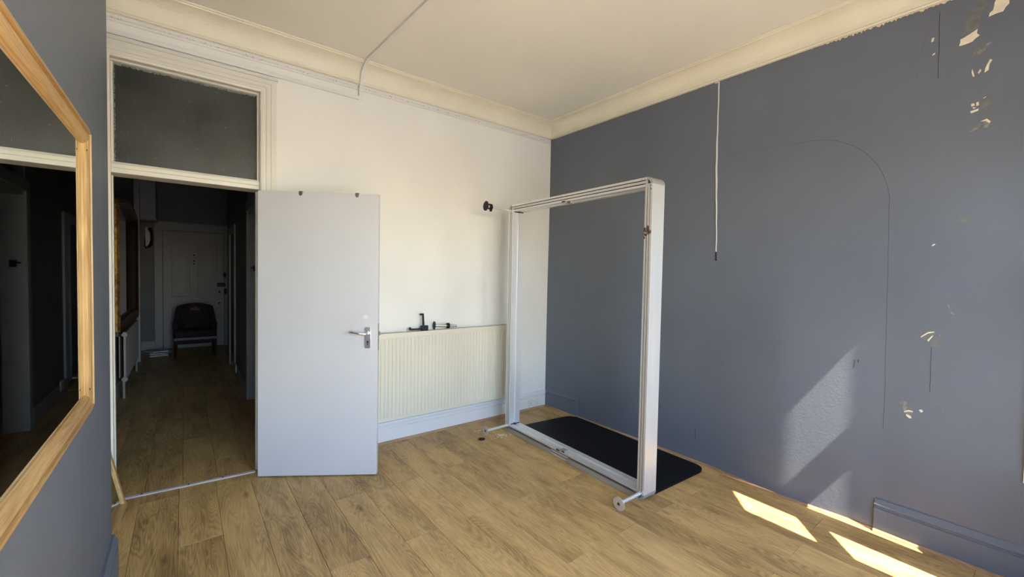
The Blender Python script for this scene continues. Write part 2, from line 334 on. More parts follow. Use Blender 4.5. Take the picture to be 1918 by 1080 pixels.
# front door at the end of the hall
d2 = struct(empty('door_2', (0.16, HE, 0)))
def d2box(name, l, m='halldoor', bevel=0.004): return boxes(name, [(a - 0.16, b - 0.16, c - HE, d - HE, z0, z1) for a, b, c, d, z0, z1 in l], m, d2, bevel)
d2box('door_frame', [(-0.41, -0.30, HE - 0.05, HE, 0, 2.26), (0.615, 0.69, HE - 0.05, HE, 0, 2.26), (-0.41, 0.69, HE - 0.05, HE, 2.14, 2.26), (-0.43, 0.70, HE - 0.065, HE, 2.26, 2.29)])
d2box('leaf', [(-0.292, -0.17, HE - 0.04, HE, 0.01, 2.13), (0.49, 0.608, HE - 0.04, HE, 0.01, 2.13), (0.09, 0.21, HE - 0.04, HE, 0.01, 2.13), (-0.29, 0.60, HE - 0.04, HE, 1.99, 2.13), (-0.29, 0.60, HE - 0.04, HE, 0.74, 0.95), (-0.29, 0.60, HE - 0.04, HE, 0.01, 0.22)])
for x0, x1 in ((-0.17, 0.09), (0.21, 0.49)):
    for z0, z1 in ((0.22, 0.74), (0.95, 1.99)): d2box('door_panel', [(x0, x1, HE - 0.025, HE, z0, z1), (x0 + 0.03, x1 - 0.03, HE - 0.032, HE, z0 + 0.03, z1 - 0.03)])
d2box('rim_lock', [(0.50, 0.63, HE - 0.075, HE - 0.04, 1.13, 1.20)], 'black'); d2box('bolt', [(0.60, 0.64, HE - 0.07, HE - 0.04, 1.30, 1.40)], 'black'); d2box('bolt', [(0.61, 0.65, HE - 0.07, HE - 0.04, 0.98, 1.09)], 'black')
for z in (1.71, 1.60, 1.55):
    bm = bmesh.new(); add_disc(bm, (-0.01, -0.04, z), (0, -1, 0), 0.014, 0.012, 12); obj('door_stud', bm, 'black', d2)
bm = bmesh.new(); add_disc(bm, (0.37, -0.04, 0.815), (0, -1, 0), 0.018, 0.02, 12); obj('keyhole_cover', bm, 'black', d2)
bm = bmesh.new(); add_disc(bm, (0.375, -0.04, 1.03), (0, -1, 0), 0.018, 0.02, 12); obj('keyhole_cover', bm, 'black', d2)

# ------------------------------------------------------------------ doorway: architrave, lining, transom
d1 = struct(empty('door_1', ((DX0 + DX1) / 2, YB, 0)))
ox, oy = (DX0 + DX1) / 2, YB
def d1b(name, l, m='cream_gloss', bevel=0.003): return boxes(name, [(a - ox, b - ox, c - oy, d - oy, z0, z1) for a, b, c, d, z0, z1 in l], m, d1, bevel)
X0, X1, ZT = DX0 + 0.018, DX1 - 0.005, DZ - 0.012
ap = [(-0.004, 0), (-0.004, 0.030), (0.006, 0.034), (0.012, 0.034), (0.015, 0.028), (0.030, 0.028), (0.032, 0.034), (0.044, 0.034), (0.047, 0.024), (0.060, 0.024), (0.062, 0.029), (0.068, 0.029), (0.071, 0.018), (0.098, 0.016), (0.098, 0)]
bm = bmesh.new(); rg = []
for px_, pz_, sx_ in ((X0, 0, -1), (X0, ZT, -1), (X1, ZT, 1), (X1, 0, 1)):
    rg.append([bm.verts.new((px_ + sx_ * a_ - ox, -p_, pz_ + (a_ if pz_ else 0))) for a_, p_ in ap])
for A, B_ in zip(rg, rg[1:]):
    for i in range(len(ap)): j = (i + 1) % len(ap); bm.faces.new((A[i], A[j], B_[j], B_[i]))
bm.faces.new(rg[0]); bm.faces.new(rg[-1][::-1])
obj('architrave', bm, 'cream_gloss', d1)
d1b('architrave_cap', [(X0 - 0.11, X1 + 0.105, YB - 0.035, YB, ZT + 0.095, ZT + 0.108)])
d1b('door_lining', [(DX1 - 0.012, DX1, YB - 0.004, HY0 + 0.01, 0, DZ), (DX0, DX0 + 0.016, YB - 0.004, HY0 + 0.01, 0, DZ), (DX0, DX1, YB - 0.004, HY0 + 0.01, DZ - 0.012, DZ),
    (DX1 - 0.03, DX1 - 0.012, YB + 0.045, YB + 0.075, 0, 2.01), (DX0 + 0.016, DX0 + 0.026, YB + 0.045, YB + 0.075, 0, 2.01)])
d1b('transom_bar', [(DX0 + 0.016, DX1 - 0.012, YB - 0.004, HY0, 2.018, 2.078), (DX0 + 0.016, DX1 - 0.012, YB - 0.016, YB, 2.045, 2.07)])
d1b('glazing_bead', [(DX0 + 0.016, DX0 + 0.03, YB + 0.03, YB + 0.055, 2.078, DZ - 0.012), (DX1 - 0.024, DX1 - 0.012, YB + 0.015, YB + 0.055, 2.078, DZ - 0.012), (DX0 + 0.016, DX1 - 0.012, YB + 0.015, YB + 0.055, DZ - 0.028, DZ - 0.012), (DX0 + 0.016, DX1 - 0.012, YB + 0.015, YB + 0.055, 2.078, 2.088)])
d1b('transom_glass', [(DX0 + 0.018, DX1 - 0.014, YB + 0.055, YB + 0.061, 2.076, DZ - 0.012)], 'obscured', 0)
# smeared paint along the glass edge
bm = bmesh.new(); rnd = random.Random(3)
for side in range(3):
    n = 90
    for i in range(n):
        t = (i + rnd.random()) / n; wd = rnd.uniform(0.002, 0.011); ln = rnd.uniform(0.006, 0.016)
        y = YB + 0.0535 - oy
        if side == 0: x = DX0 + 0.03 + t * (DX1 - DX0 - 0.055); z1 = DZ - 0.028; add_box(bm, x - ox, x - ox + ln, y, y + 0.001, z1 - wd, z1)
        elif side == 1: z = 2.09 + t * 0.59; x = DX1 - 0.024; add_box(bm, x - ox - wd * 0.35, x - ox, y, y + 0.001, z, z + ln)
        else: z = 2.09 + t * 0.59; x = DX0 + 0.03; add_box(bm, x - ox, x - ox + wd * 0.7, y, y + 0.001, z, z + ln)
o = obj('paint_smear', bm, mat('smeared_paint', (0.33, 0.37, 0.34), 0.7, var=0.3, vscale=40), d1); o['kind'] = 'stuff'
# threshold strip
th = empty('threshold_strip', (0.04, 3.52, 0), math.atan2(-0.047, 0.724))
tag(th, 'ribbed silver metal threshold strip across the doorway floor', 'threshold strip')
prof = [(-0.019, 0), (0.019, 0), (0.019, 0.002), (0.014, 0.006), (0.009, 0.0045), (0.004, 0.007), (-0.004, 0.007), (-0.009, 0.0045), (-0.014, 0.006), (-0.019, 0.002)]
bm = bmesh.new(); add_prism(bm, prof, lambda u, v, t: Vector((t, u, v)), -0.375, 0.362); obj('strip', bm, 'alu', th)
for x in (-0.26, -0.02, 0.17):
    bm = bmesh.new(); add_disc(bm, (x, 0, 0.006), (0, 0, 1), 0.006, 0.002, 10); obj('screw', bm, 'black', th)

# door leaf, hinged at (0.41, 3.40), swung into the room
hp = Vector((0.402, 3.378, 0)); dd = Vector((1.077 - 0.400, 2.927 - 3.373, 0)); ang = math.atan2(dd.y, dd.x); LW = dd.length + 0.004
leafroot = empty('leaf_pivot') if False else None
leaf_m = Matrix.Translation(hp) @ Matrix.Rotation(ang, 4, 'Z')
bm = bmesh.new(); add_box(bm, 0, LW, 0, 0.040, 0.008, 1.998)       # local -y side faces the camera
leaf = obj('leaf', bm, 'door', d1, bevel=0.002); leaf.matrix_world = leaf_m
leaf.matrix_parent_inverse = Matrix.Identity(4)
leaf.location = hp - Vector((ox, oy, 0)); leaf.rotation_euler = (0, 0, ang)
def lf(name, bm, m, smooth=False, bevel=0.0): return obj(name, bm, m, leaf, smooth, bevel)
HXp = LW - 0.068
bm = bmesh.new()
pl = [(HXp - 0.021 + a, 0.915 + b) for a, b in ((0.006, 0), (0.036, 0), (0.042, 0.006), (0.042, 0.144), (0.036, 0.150), (0.006, 0.150), (0, 0.144), (0, 0.006))]
add_prism(bm, pl, lambda u, v, t: Vector((u, t, v)), -0.007, 0.0); lf('handle_plate', bm, 'chrome', bevel=0.0015)
bm = bmesh.new(); add_tube(bm, [(HXp, 0, 1.02), (HXp, -0.030, 1.02), (HXp - 0.006, -0.046, 1.021), (HXp - 0.022, -0.053, 1.022), (HXp - 0.06, -0.053, 1.028), (HXp - 0.108, -0.050, 1.036)], [0.011, 0.010, 0.010, 0.010, 0.009, 0.009], 12)
add_disc(bm, (HXp, -0.007, 1.02), (0, -1, 0), 0.016, 0.006, 16); lf('lever_handle', bm, 'chrome', smooth=True)
bm = bmesh.new(); add_disc(bm, (HXp, -0.007, 0.962), (0, -1, 0), 0.006, 0.0012, 12); add_box(bm, HXp - 0.0025, HXp + 0.0025, -0.0082, -0.007, 0.940, 0.962); lf('keyhole', bm, 'black')
bm = bmesh.new(); add_disc(bm, (HXp - 0.016, 0, 1.135), (0, -1, 0), 0.016, 0.005, 20); add_disc(bm, (HXp - 0.016, -0.005, 1.135), (0, -1, 0), 0.011, 0.002, 20); lf('round_cap', bm, 'gloss')
bm = bmesh.new(); add_box(bm, LW, LW + 0.0015, 0.008, 0.032, 0.90, 1.09); add_box(bm, LW, LW + 0.012, 0.013, 0.027, 1.005, 1.03); lf('latch_plate', bm, 'steel')
for u in (0.285, 0.665):
    bm = bmesh.new(); pts = [(u - 0.011, 2.002), (u + 0.013, 2.002), (u + 0.012, 1.985)] + [(u + 0.011 * cos(a), 1.983 - 0.011 * sin(a)) for a in [pi * k / 8 for k in range(0, 9)]]
    add_prism(bm, pts, lambda p, q, t: Vector((p, t, q)), -0.003, 0.0); add_box(bm, u - 0.011, u + 0.013, -0.003, 0.043, 1.999, 2.003); lf('hook_clip', bm, 'steel')
for z in (0.25, 1.0, 1.75):
    bm = bmesh.new(); add_tube(bm, [(-0.006, 0.045, z - 0.05), (-0.006, 0.045, z + 0.05)], 0.006, 8); lf('hinge', bm, 'steel')

# ------------------------------------------------------------------ baseboards, beading, cornice
def skprof(h, t): return [(0, 0), (t, 0), (t, h - 0.055), (t - 0.009, h - 0.050), (t - 0.009, h - 0.042), (t, h - 0.036), (t, h - 0.028), (t - 0.008, h - 0.018), (t - 0.012, h), (0, h)]
def run(name, prof, axis, wallc, a, b, m, sign=-1, parent=None):
    bm = bmesh.new()
    if axis == 'x': add_prism(bm, prof, lambda u, v, t: Vector((t, wallc + sign * u, v)), a, b)
    else: add_prism(bm, prof, lambda u, v, t: Vector((wallc + sign * u, t, v)), a, b)
    return obj(name, bm, m, parent)
struct(run('baseboard_back', skprof(0.175, 0.022), 'x', YB, X1 + 0.097, XR, 'gloss'))
struct(run('baseboard_right', skprof(0.20, 0.024), 'y', XR, 2.975, YB - 0.022, 'grey'))
struct(run('baseboard_right', skprof(0.188, 0.026), 'y', XR - 0.003, 0.03, 0.600, 'grey'))
struct(run('baseboard_left', skprof(0.205, 0.022), 'y', XL, -0.95, 2.655, 'grey', 1))
quad = [(0, 0), (0.016, 0), (0.0145, 0.006), (0.011, 0.011), (0.006, 0.0145), (0, 0.016)]
struct(run('trim_1', quad, 'x', YB - 0.022, X1 + 0.097, XR - 0.024, 'bead_x'))
bm = bmesh.new()
add_prism(bm, quad, lambda u, v, t: Vector((XR - 0.024 - u, t, v)), 2.975, YB - 0.022)
n = 60
pr_ = None
for i in range(n):
    y0, y1 = 0.60 + (2.975 - 0.60) * i / n, 0.60 + (2.975 - 0.60) * (i + 1) / n
    add_prism(bm, quad, lambda u, v, t: Vector((wallx(t, 0) + 0.004 - u * 1.15, t, v)), y0, y1)
add_prism(bm, quad, lambda u, v, t: Vector((XR - 0.029 - u, t, v)), 0.03, 0.60)
struct(obj('trim_2', bm, 'bead'))
# plaster scar where the board has been cut away
boxes('cut_edge', [(XR - 0.024, XR + 0.001, 2.968, 2.976, 0.0, 0.198)], 'grey', wr)
# cornice
D, Hc = 0.15, 0.145
cp = [(0, 0), (0.030, 0.0), (0.034, 0.006), (0.030, 0.014), (0.024, 0.018)]
for k in range(9):
    a = pi / 2 * k / 8; cp.append((0.026 + (D - 0.040) * (1 - cos(a)), 0.022 + (Hc - 0.040) * sin(a)))
cp += [(D - 0.012, Hc - 0.012), (D, Hc - 0.010), (D + 0.004, Hc - 0.004), (D, Hc), (0, Hc)]
z0c = ZC - Hc
struct(run('trim_3', [(u, v + z0c) for u, v in cp], 'x', YB, XA, XR, 'cornice'))
struct(run('trim_4', [(u, v + z0c) for u, v in cp], 'y', XR + 0.004, -0.02, YB, 'cornice'))
struct(run('trim_5', [(0, z0c - 0.042), (0.010, z0c - 0.042), (0.012, z0c - 0.028), (0.005, z0c - 0.020), (0.005, z0c), (0, z0c)], 'x', YB, XA, XR - 0.01, 'gloss'))
# pitted paint edge along the moulding under the back cornice
bm = bmesh.new(); rnd = random.Random(9)
for i in range(230):
    x = -0.34 + rnd.random() ** 0.9 * 3.5; z = z0c - 0.026 + rnd.uniform(-0.006, 0.006); s_ = rnd.uniform(0.001, 0.003)
    add_box(bm, x, x + s_ * 2.5, YB - 0.0135, YB - 0.010, z, z + s_)
o = obj('paint_pitting', bm, mat('pitted_lilac_undercoat', (0.36, 0.33, 0.38), 0.8, var=0.2, vscale=20), bpy.data.objects['trim_5']); o['kind'] = 'stuff'

# cable trunking
tr = empty('cable_trunking', (1.12, YB, 2.84)); tag(tr, 'thin white cable trunking running above the doorway, over the cornice and across the ceiling', 'cable trunking')
def trb(l, name): return boxes(name, [(a - 1.12, b - 1.12, c - YB, d - YB, z0 - 2.84, z1 - 2.84) for a, b, c, d, z0, z1 in l], 'gloss', tr, 0.002)
trb([(XA, 1.135, YB - 0.020, YB, 2.826, 2.852)], 'horizontal_run')
bm = bmesh.new()
path = [(YB - 0.008, 2.83), (YB - 0.012, 2.92), (YB - 0.036, 2.945), (YB - 0.040, 2.99), (YB - 0.065, 3.030), (YB - 0.115, 3.060), (YB - 0.165, 3.080), (YB - 0.20, ZC - 0.006)]
wv = 0.013; th_ = 0.010; prev = None
for (y, z) in path:
    ring = [bm.verts.new((sx * wv, y - YB + dy, z - 2.84 + dz)) for sx, dy, dz in ((-1, 0.006, 0.006), (1, 0.006, 0.006), (1, -th_, -th_), (-1, -th_, -th_))]
    if prev:
        for i in range(4): bm.faces.new((prev[i], prev[(i + 1) % 4], ring[(i + 1) % 4], ring[i]))
    else: bm.faces.new(ring[::-1])
    prev = ring
bm.faces.new(prev); obj('riser', bm, 'gloss', tr)
bm = bmesh.new(); dx = (1.165 - 1.12)
add_prism(bm, [(-0.013, -0.018), (0.013, -0.018), (0.013, 0), (-0.013, 0)], lambda u, v, t: Vector((u + dx * t, -0.19 - t * 0.95, v + ZC - 2.84)), 0, 4.0)
obj('ceiling_run', bm, 'gloss', tr)

# ------------------------------------------------------------------ radiator on the back wall
RX0, RX1, RZ0, RZ1, RY = 1.04, 2.690, 0.212, 0.948, YB - 0.10
rad = empty('radiator', ((RX0 + RX1) / 2, YB - 0.06, 0)); tag(rad, 'cream ribbed panel radiator on the white wall behind the open door', 'radiator')
def rb(name, bm, m='rad', smooth=False, bevel=0.0):
    for v in bm.verts: v.co -= Vector(((RX0 + RX1) / 2, YB - 0.06, 0))
    return obj(name, bm, m, rad, smooth, bevel)
bm = bmesh.new(); pitch = 0.0333; x = RX0 + 0.03; pts = []
nrib = int((RX1 - RX0 - 0.06) / pitch)
pts.append((RX0 + 0.012, RY))
for i in range(nrib):
    xx = RX0 + 0.025 + i * pitch; pts += [(xx + 0.003, RY), (xx + 0.008, RY - 0.006), (xx + 0.022, RY - 0.006), (xx + 0.027, RY)]
pts += [(RX1 - 0.012, RY), (RX1 - 0.012, RY + 0.02), (RX0 + 0.012, RY + 0.02)]
add_prism(bm, pts, lambda u, v, t: Vector((u, v, t)), RZ0 + 0.03, RZ1 - 0.045); rb('ribbed_panel', bm)
bm = bmesh.new(); add_box(bm, RX0, RX1, RY - 0.002, RY + 0.006, RZ0, RZ0 + 0.034); add_box(bm, RX0, RX1, RY - 0.002, RY + 0.006, RZ1 - 0.05, RZ1 - 0.040); add_box(bm, RX0 + 0.004, RX1 - 0.012, RY + 0.004, RY + 0.018, RZ0, RZ1 - 0.03); rb('front_seam', bm, bevel=0.002)
bm = bmesh.new(); add_box(bm, RX0 - 0.002, RX1 + 0.002, RY - 0.004, RY + 0.004, RZ1 - 0.040, RZ1); add_box(bm, RX0 - 0.002, RX1 + 0.002, YB - 0.036, YB - 0.030, RZ1 - 0.04, RZ1)
k = 0
while RX0 + k * 0.013 < RX1: add_box(bm, RX0 + k * 0.013, RX0 + k * 0.013 + 0.005, RY, YB - 0.032, RZ1 - 0.006, RZ1 - 0.001); k += 1
rb('top_grille', bm)
bm = bmesh.new(); add_box(bm, RX1 - 0.004, RX1 + 0.002, RY, YB - 0.032, RZ0 + 0.01, RZ1 - 0.002); rb('end_panel', bm, bevel=0.004)
bm = bmesh.new()
bm.free()
for x in (RX0 + 0.2, RX1 - 0.2):
    bm = bmesh.new(); add_box(bm, x, x + 0.03, YB - 0.04, YB - 0.002, RZ0 + 0.1, RZ1 - 0.1); rb('wall_bracket', bm)
bm = bmesh.new(); add_tube(bm, [(2.722, YB - 0.065, 0), (2.722, YB - 0.065, 0.215)], 0.0085, 10); rb('pipe', bm, 'gloss', True)
bm = bmesh.new(); add_tube(bm, [(2.690, YB - 0.065, 0.232), (2.735, YB - 0.065, 0.232)], 0.011, 10); add_tube(bm, [(2.722, YB - 0.065, 0.210), (2.722, YB - 0.065, 0.258)], 0.013, 10); rb('valve_body', bm, 'chrome', True)
bm = bmesh.new(); add_tube(bm, [(2.722, YB - 0.065, 0.256), (2.722, YB - 0.065, 0.300)], [0.016, 0.014], 12); rb('valve_cap', bm, 'plastic', True)

# double socket on the skirting
so = empty('wall_socket', (3.010, YB - 0.022, 0.055)); tag(so, 'white double electric socket on the white skirting near the corner', 'socket')
boxes('plate', [(-0.073, 0.073, -0.010, 0, -0.036, 0.043)], 'plastic', so, 0.004)
for sx in (-0.012, 0.012): boxes('switch', [(sx - 0.007, sx + 0.007, -0.015, -0.010, 0.012, 0.028)], 'plastic', so, 0.002)
for cx in (-0.045, 0.045):
    for q in ((cx - 0.003, cx + 0.003, -0.0108, -0.0098, 0.006, 0.016), (cx - 0.016, cx - 0.009, -0.0108, -0.0098, -0.012, -0.007), (cx + 0.009, cx + 0.016, -0.0108, -0.0098, -0.012, -0.007)):
        boxes('pin_hole', [q], 'black', so)

# ------------------------------------------------------------------ standing aluminium display frame
N0 = Vector((2.333, 1.575, 0)); F0 = Vector((2.378, 3.122, 0)); fu = (F0 - N0).normalized(); LN = (F0 - N0).length; fa = math.atan2(fu.y, fu.x)
fr = empty('display_frame', N0, fa)
tag(fr, 'tall empty silver aluminium display frame standing on the floor over the black board', 'display frame')
HT, DP, RC = 2.092, 0.128, 0.045
# local: x along the frame (near -> far), y = towards the viewer's side negative depth:  depth d -> y = -d
def F3(u, d, z): return Vector((u, -d, z))
pr = [(0, 0), (0.015, 0), (0.015, 0.010), (0.021, 0.010), (0.021, 0.003), (0.0275, 0.003), (0.0275, 0.007), (0.0305, 0.007), (0.0305, 0.003), (0.037, 0.003), (0.037, 0.010), (0.043, 0.010), (0.043, 0.005), (0.058, 0.005), (0.058, 0.052), (0.048, 0.056), (0.048, 0.074), (0.058, 0.078), (0.058, DP - 0.003), (0.002, DP - 0.003), (0, DP)]
def fpart(name, build, m, parent=fr, smooth=False, bevel=0.0):
    bm = bmesh.new(); build(bm); return obj(name, bm, m, parent, smooth, bevel)
fpart('upright', lambda bm: add_prism(bm, pr, lambda w_, d, t: F3(w_, d, t), RC, HT - RC), 'alu')
fpart('upright', lambda bm: add_prism(bm, pr, lambda w_, d, t: F3(LN - w_, d, t), RC, HT - RC), 'alu')
fpart('top_rail', lambda bm: add_prism(bm, pr, lambda w_, d, t: F3(t, d, HT - w_), RC, LN - RC), 'alu')
fpart('bottom_rail', lambda bm: add_prism(bm, pr, lambda w_, d, t: F3(t, d, w_ + 0.003), RC, LN - RC), 'alu')
# black strips laid in the grooves, standing in for the shade inside them
def slots(bm):
    for a, b in ((0.0152, 0.0208), (0.0372, 0.0428)):
        add_box(bm, a, b, -0.0098, -0.0065, 0.06, HT - 0.06); add_box(bm, LN - b, LN - a, -0.0098, -0.0065, 0.06, HT - 0.06)
        add_box(bm, 0.06, LN - 0.06, -0.0098, -0.0065, HT - b, HT - a); add_box(bm, 0.06, LN - 0.06, -0.0098, -0.0065, a + 0.003, b + 0.003)
fpart('groove_shade', slots, 'black')['kind'] = 'stuff'
def corner(cu, cz, su, sz):
    def b(bm):
        n = 10; o_, i_ = RC + 0.001, RC - 0.016
        pts = [(o_ * cos(pi / 2 * k / n), o_ * sin(pi / 2 * k / n)) for k in range(n + 1)] + [(i_ * cos(pi / 2 * k / n), i_ * sin(pi / 2 * k / n)) for k in range(n, -1, -1)]
        add_prism(bm, pts, lambda p, q, t: F3(cu + su * p, t, cz + sz * q), -0.0015, DP + 0.001)
    c = fpart('corner_piece', b, 'alu_cover', smooth=True)
    def inner(bm):
        add_box(bm, cu + su * 0.018, cu - su * 0.020, -DP + 0.01, -0.022, cz + sz * 0.018, cz - sz * 0.020)
    obj_ = fpart('connector_block', inner, 'black', c)
    def star(bm):
        add_box(bm, cu - 0.004, cu + 0.004, -0.022, -0.004, cz - 0.024, cz + 0.024); add_box(bm, cu - 0.024, cu + 0.024, -0.022, -0.006, cz - 0.004, cz + 0.004)
    fpart('connector_cross', star, 'alu', c)
    for q in (0.012, 0.034):
        xa, xb = sorted((cu + su * (RC - 0.013), cu + su * (RC - 0.004)))
        fpart('corner_screw', lambda bm: add_tube(bm, [((xa + xb) / 2, -0.003, cz - sz * q), ((xa + xb) / 2, 0.0025, cz - sz * q)], 0.0045, 8), 'chrome', c)
        za, zb = sorted((cz + sz * (RC - 0.013), cz + sz * (RC - 0.004)))
        fpart('corner_screw', lambda bm: add_tube(bm, [(cu - su * q, -0.003, (za + zb) / 2), (cu - su * q, 0.0025, (za + zb) / 2)], 0.0045, 8), 'chrome', c)
    return c
corner(RC, RC + 0.002, -1, -1); corner(LN - RC, RC + 0.002, 1, -1); corner(RC, HT - RC, -1, 1); corner(LN - RC, HT - RC, 1, 1)
# bottom rail covers with the gap in between
g0, g1 = 0.700, 0.895
for a, b in ((0.062, g0), (g1, LN - 0.050)):
    fpart('rail_cover', lambda bm: (add_box(bm, a, b, 0.001, 0.008, 0.002, 0.040), add_box(bm, a, b, -0.012, 0.008, 0.037, 0.040)), 'alu_cover', bevel=0.001)
for x in (0.085, g0 - 0.02, g1 + 0.02, LN - 0.075):
    def sc(bm):
        add_tube(bm, [(x, -0.004, 0.048), (x, 0.004, 0.048)], 0.006, 10); add_box(bm, x - 0.012, x - 0.007, -0.004, 0.003, 0.042, 0.052)
    fpart('rail_screw', sc, 'chrome')
# clips in the middle of both rails
def clip(zc, s):
    def b1(bm):
        add_box(bm, 0.735, 0.790, -0.040, 0.004, min(zc, zc + s * 0.018), max(zc, zc + s * 0.018)); add_box(bm, 0.790, 0.835, -0.018, 0.004, min(zc - s * 0.006, zc + s * 0.009), max(zc - s * 0.006, zc + s * 0.009))
    c = fpart('joining_clip', b1, 'alu_cover', bevel=0.002)
    za, zb = min(zc + s * 0.002, zc + s * 0.015), max(zc + s * 0.002, zc + s * 0.015)
    for q in ((0.738, 0.746, za, zb), (0.754, 0.763, za, zb), (0.798, 0.830, zc - 0.003, zc + 0.006)):
        fpart('clip_slot', lambda bm: add_box(bm, q[0], q[1], 0.003, 0.0055, q[2], q[3]), 'black', c)
clip(0.062, 1); clip(HT - 0.059, -1)
# brown tape residue on the near upright
rnd = random.Random(5)
def tape(bm):
    for x0, x1, za, zb in ((0.002, 0.014, 1.735, 1.757), (0.006, 0.019, 1.728, 1.748), (0.021, 0.034, 1.735, 1.785), (0.024, 0.030, 1.722, 1.740), (0.041, 0.056, 1.715, 1.735), (0.046, 0.058, 1.740, 1.775), (0.050, 0.059, 1.700, 1.716)):
        add_prism(bm, [(x0, za), (x1, za + 0.008), (x1 - 0.002, zb), ((x0 + x1) / 2, zb - 0.012), (x0 + 0.001, zb - 0.003)], lambda u, v, t: F3(u, t, v), -0.001, 0.008)
fpart('tape_residue', tape, 'tape', bevel=0)
# stand-off feet
def standoff(u, z, L, discm, zt=None, knob=False):
    zt = z if zt is None else zt
    a, b = F3(u, -L, zt), F3(u, 0.01, z)
    def st(bm): add_tube(bm, [a, b], 0.0115, 14)
    s = fpart('standoff_tube', st, 'alu', smooth=True)
    dr = (a - b).normalized()
    fpart('foot_disc', lambda bm: add_disc(bm, a, dr, 0.043, 0.004, 32), discm, s, True)
    if discm != 'black':
        fpart('disc_centre', lambda bm: (add_disc(bm, a + dr * 0.004, dr, 0.011, 0.002, 16)), 'steel', s)
        fpart('disc_screw', lambda bm: (add_disc(bm, a + dr * 0.006, dr, 0.005, 0.001, 10)), 'black', s)
    if knob:
        p = b + (a - b) * 0.80
        fpart('clamp_collar', lambda bm: (add_disc(bm, p, dr, 0.026, 0.022, 20), add_tube(bm, [p, p + Vector((0, 0.006, -0.040))], [0.018, 0.010], 10)), 'black', s, True)
standoff(0.030, 0.050, 0.205, 'alu', 0.0445); standoff(LN - 0.030, 0.050, 0.235, 'alu', 0.0445)
standoff(LN - 0.020, 2.045, 0.265, 'black', 2.058, True)

# black base board on the floor
bm = bmesh.new()
def rounded(corners, rads, n=8):
    out = []
    m_ = len(corners)
    for i, c in enumerate(corners):
        c = Vector(c); p = Vector(corners[i - 1]); q = Vector(corners[(i + 1) % m_]); r = rads[i]
        a = (p - c).normalized() * r; b = (q - c).normalized() * r
        for k in range(n + 1):
            t = k / n; out.append(((c + a) * (1 - t) ** 2 + c * 2 * t * (1 - t) + (c + b) * t * t)[:])
    return out
pts = rounded([(2.478, 1.592), (3.128, 1.572), (3.170, 3.020), (2.528, 3.082)], [0.02, 0.10, 0.13, 0.06])
add_prism(bm, [(p[0] - 2.82, p[1] - 2.33) for p in pts], lambda u, v, t: Vector((u, v, t)), 0.0005, 0.018)
bb = obj('base_board', bm, 'board', bevel=0.002); bb.location = (2.82, 2.33, 0); tag(bb, 'matt black board with rounded corners lying on the floor against the grey wall', 'board')

# round black cap on the floor + plaster crumbs
bm = bmesh.new(); add_disc(bm, (0, 0, 0.0005), (0, 0, 1), 0.030, 0.004, 28); add_disc(bm, (0, 0, 0.0045), (0, 0, 1), 0.012, 0.001, 16)
o = obj('foot_pad', bm, 'black'); o.location = (2.068, 3.052, 0); tag(o, 'small round black pad lying on the floor by the frame foot', 'pad')
bm = bmesh.new(); rnd = random.Random(11)
for i in range(46):
    t = rnd.random(); cx, cy = rnd.gauss(2.24, 0.045), rnd.gauss(3.03, 0.025)
    if i > 32: cx, cy = rnd.gauss(2.20, 0.08), rnd.gauss(3.22, 0.03)
    s_ = rnd.uniform(0.003, 0.011); a0 = rnd.random() * 6
    pts = [(cx + s_ * rnd.uniform(0.5, 1.2) * cos(a0 + k * 1.256), cy + s_ * rnd.uniform(0.5, 1.2) * sin(a0 + k * 1.256)) for k in range(5)]
    add_prism(bm, pts, lambda u, v, t: Vector((u, v, t)), 0.0004, 0.0004 + s_ * 0.25)
o = obj('plaster_crumbs', bm, 'chip'); tag(o, 'white plaster crumbs scattered on the oak floor by the frame foot', 'debris'); o['kind'] = 'stuff'

# objects on the radiator
tl = empty('spare_standoff', (1.775, YB - 0.068, RZ1 + 0.002), radians(-8)); tag(tl, 'loose silver stand-off tube with black disc lying on top of the radiator', 'fitting')
bm = bmesh.new(); add_tube(bm, [(0, 0, 0.036), (0.210, 0, 0.024)], 0.0115, 14); obj('tube', bm, 'chrome', tl, True)
bm = bmesh.new(); add_disc(bm, (-0.006, 0, 0.037), (1, 0, -0.06), 0.037, 0.005, 30); obj('foot_disc', bm, 'black', tl, True)
bm = bmesh.new(); add_disc(bm, (0.118, 0, 0.030), (1, 0, -0.06), 0.026, 0.020, 20); obj('clamp_collar', bm, 'black', tl, True)
br = empty('black_bracket', (1.655, YB - 0.066, RZ1), radians(-6)); tag(br, 'black plastic angle bracket with two arms standing on top of the radiator', 'bracket')
boxes('bracket_body', [(-0.008, 0.052, -0.016, 0.016, 0.0, 0.045), (-0.014, 0.0, -0.013, 0.013, 0.006, 0.038)], 'black', br, 0.003)
bm = bmesh.new(); add_box(bm, -0.112, 0.0, -0.010, 0.010, 0.008, 0.022); add_box(bm, -0.118, -0.100, -0.010, 0.010, 0.008, 0.034); obj('bracket_arm', bm, 'black', br, bevel=0.002)
bm = bmesh.new(); add_prism(bm, [(0.004, 0.04), (0.020, 0.04), (0.012, 0.150), (-0.002, 0.150)], lambda u, v, t: Vector((u, t, v)), -0.009, 0.009); add_box(bm, -0.022, 0.012, -0.009, 0.009, 0.136, 0.152); obj('bracket_arm', bm, 'black', br, bevel=0.002)

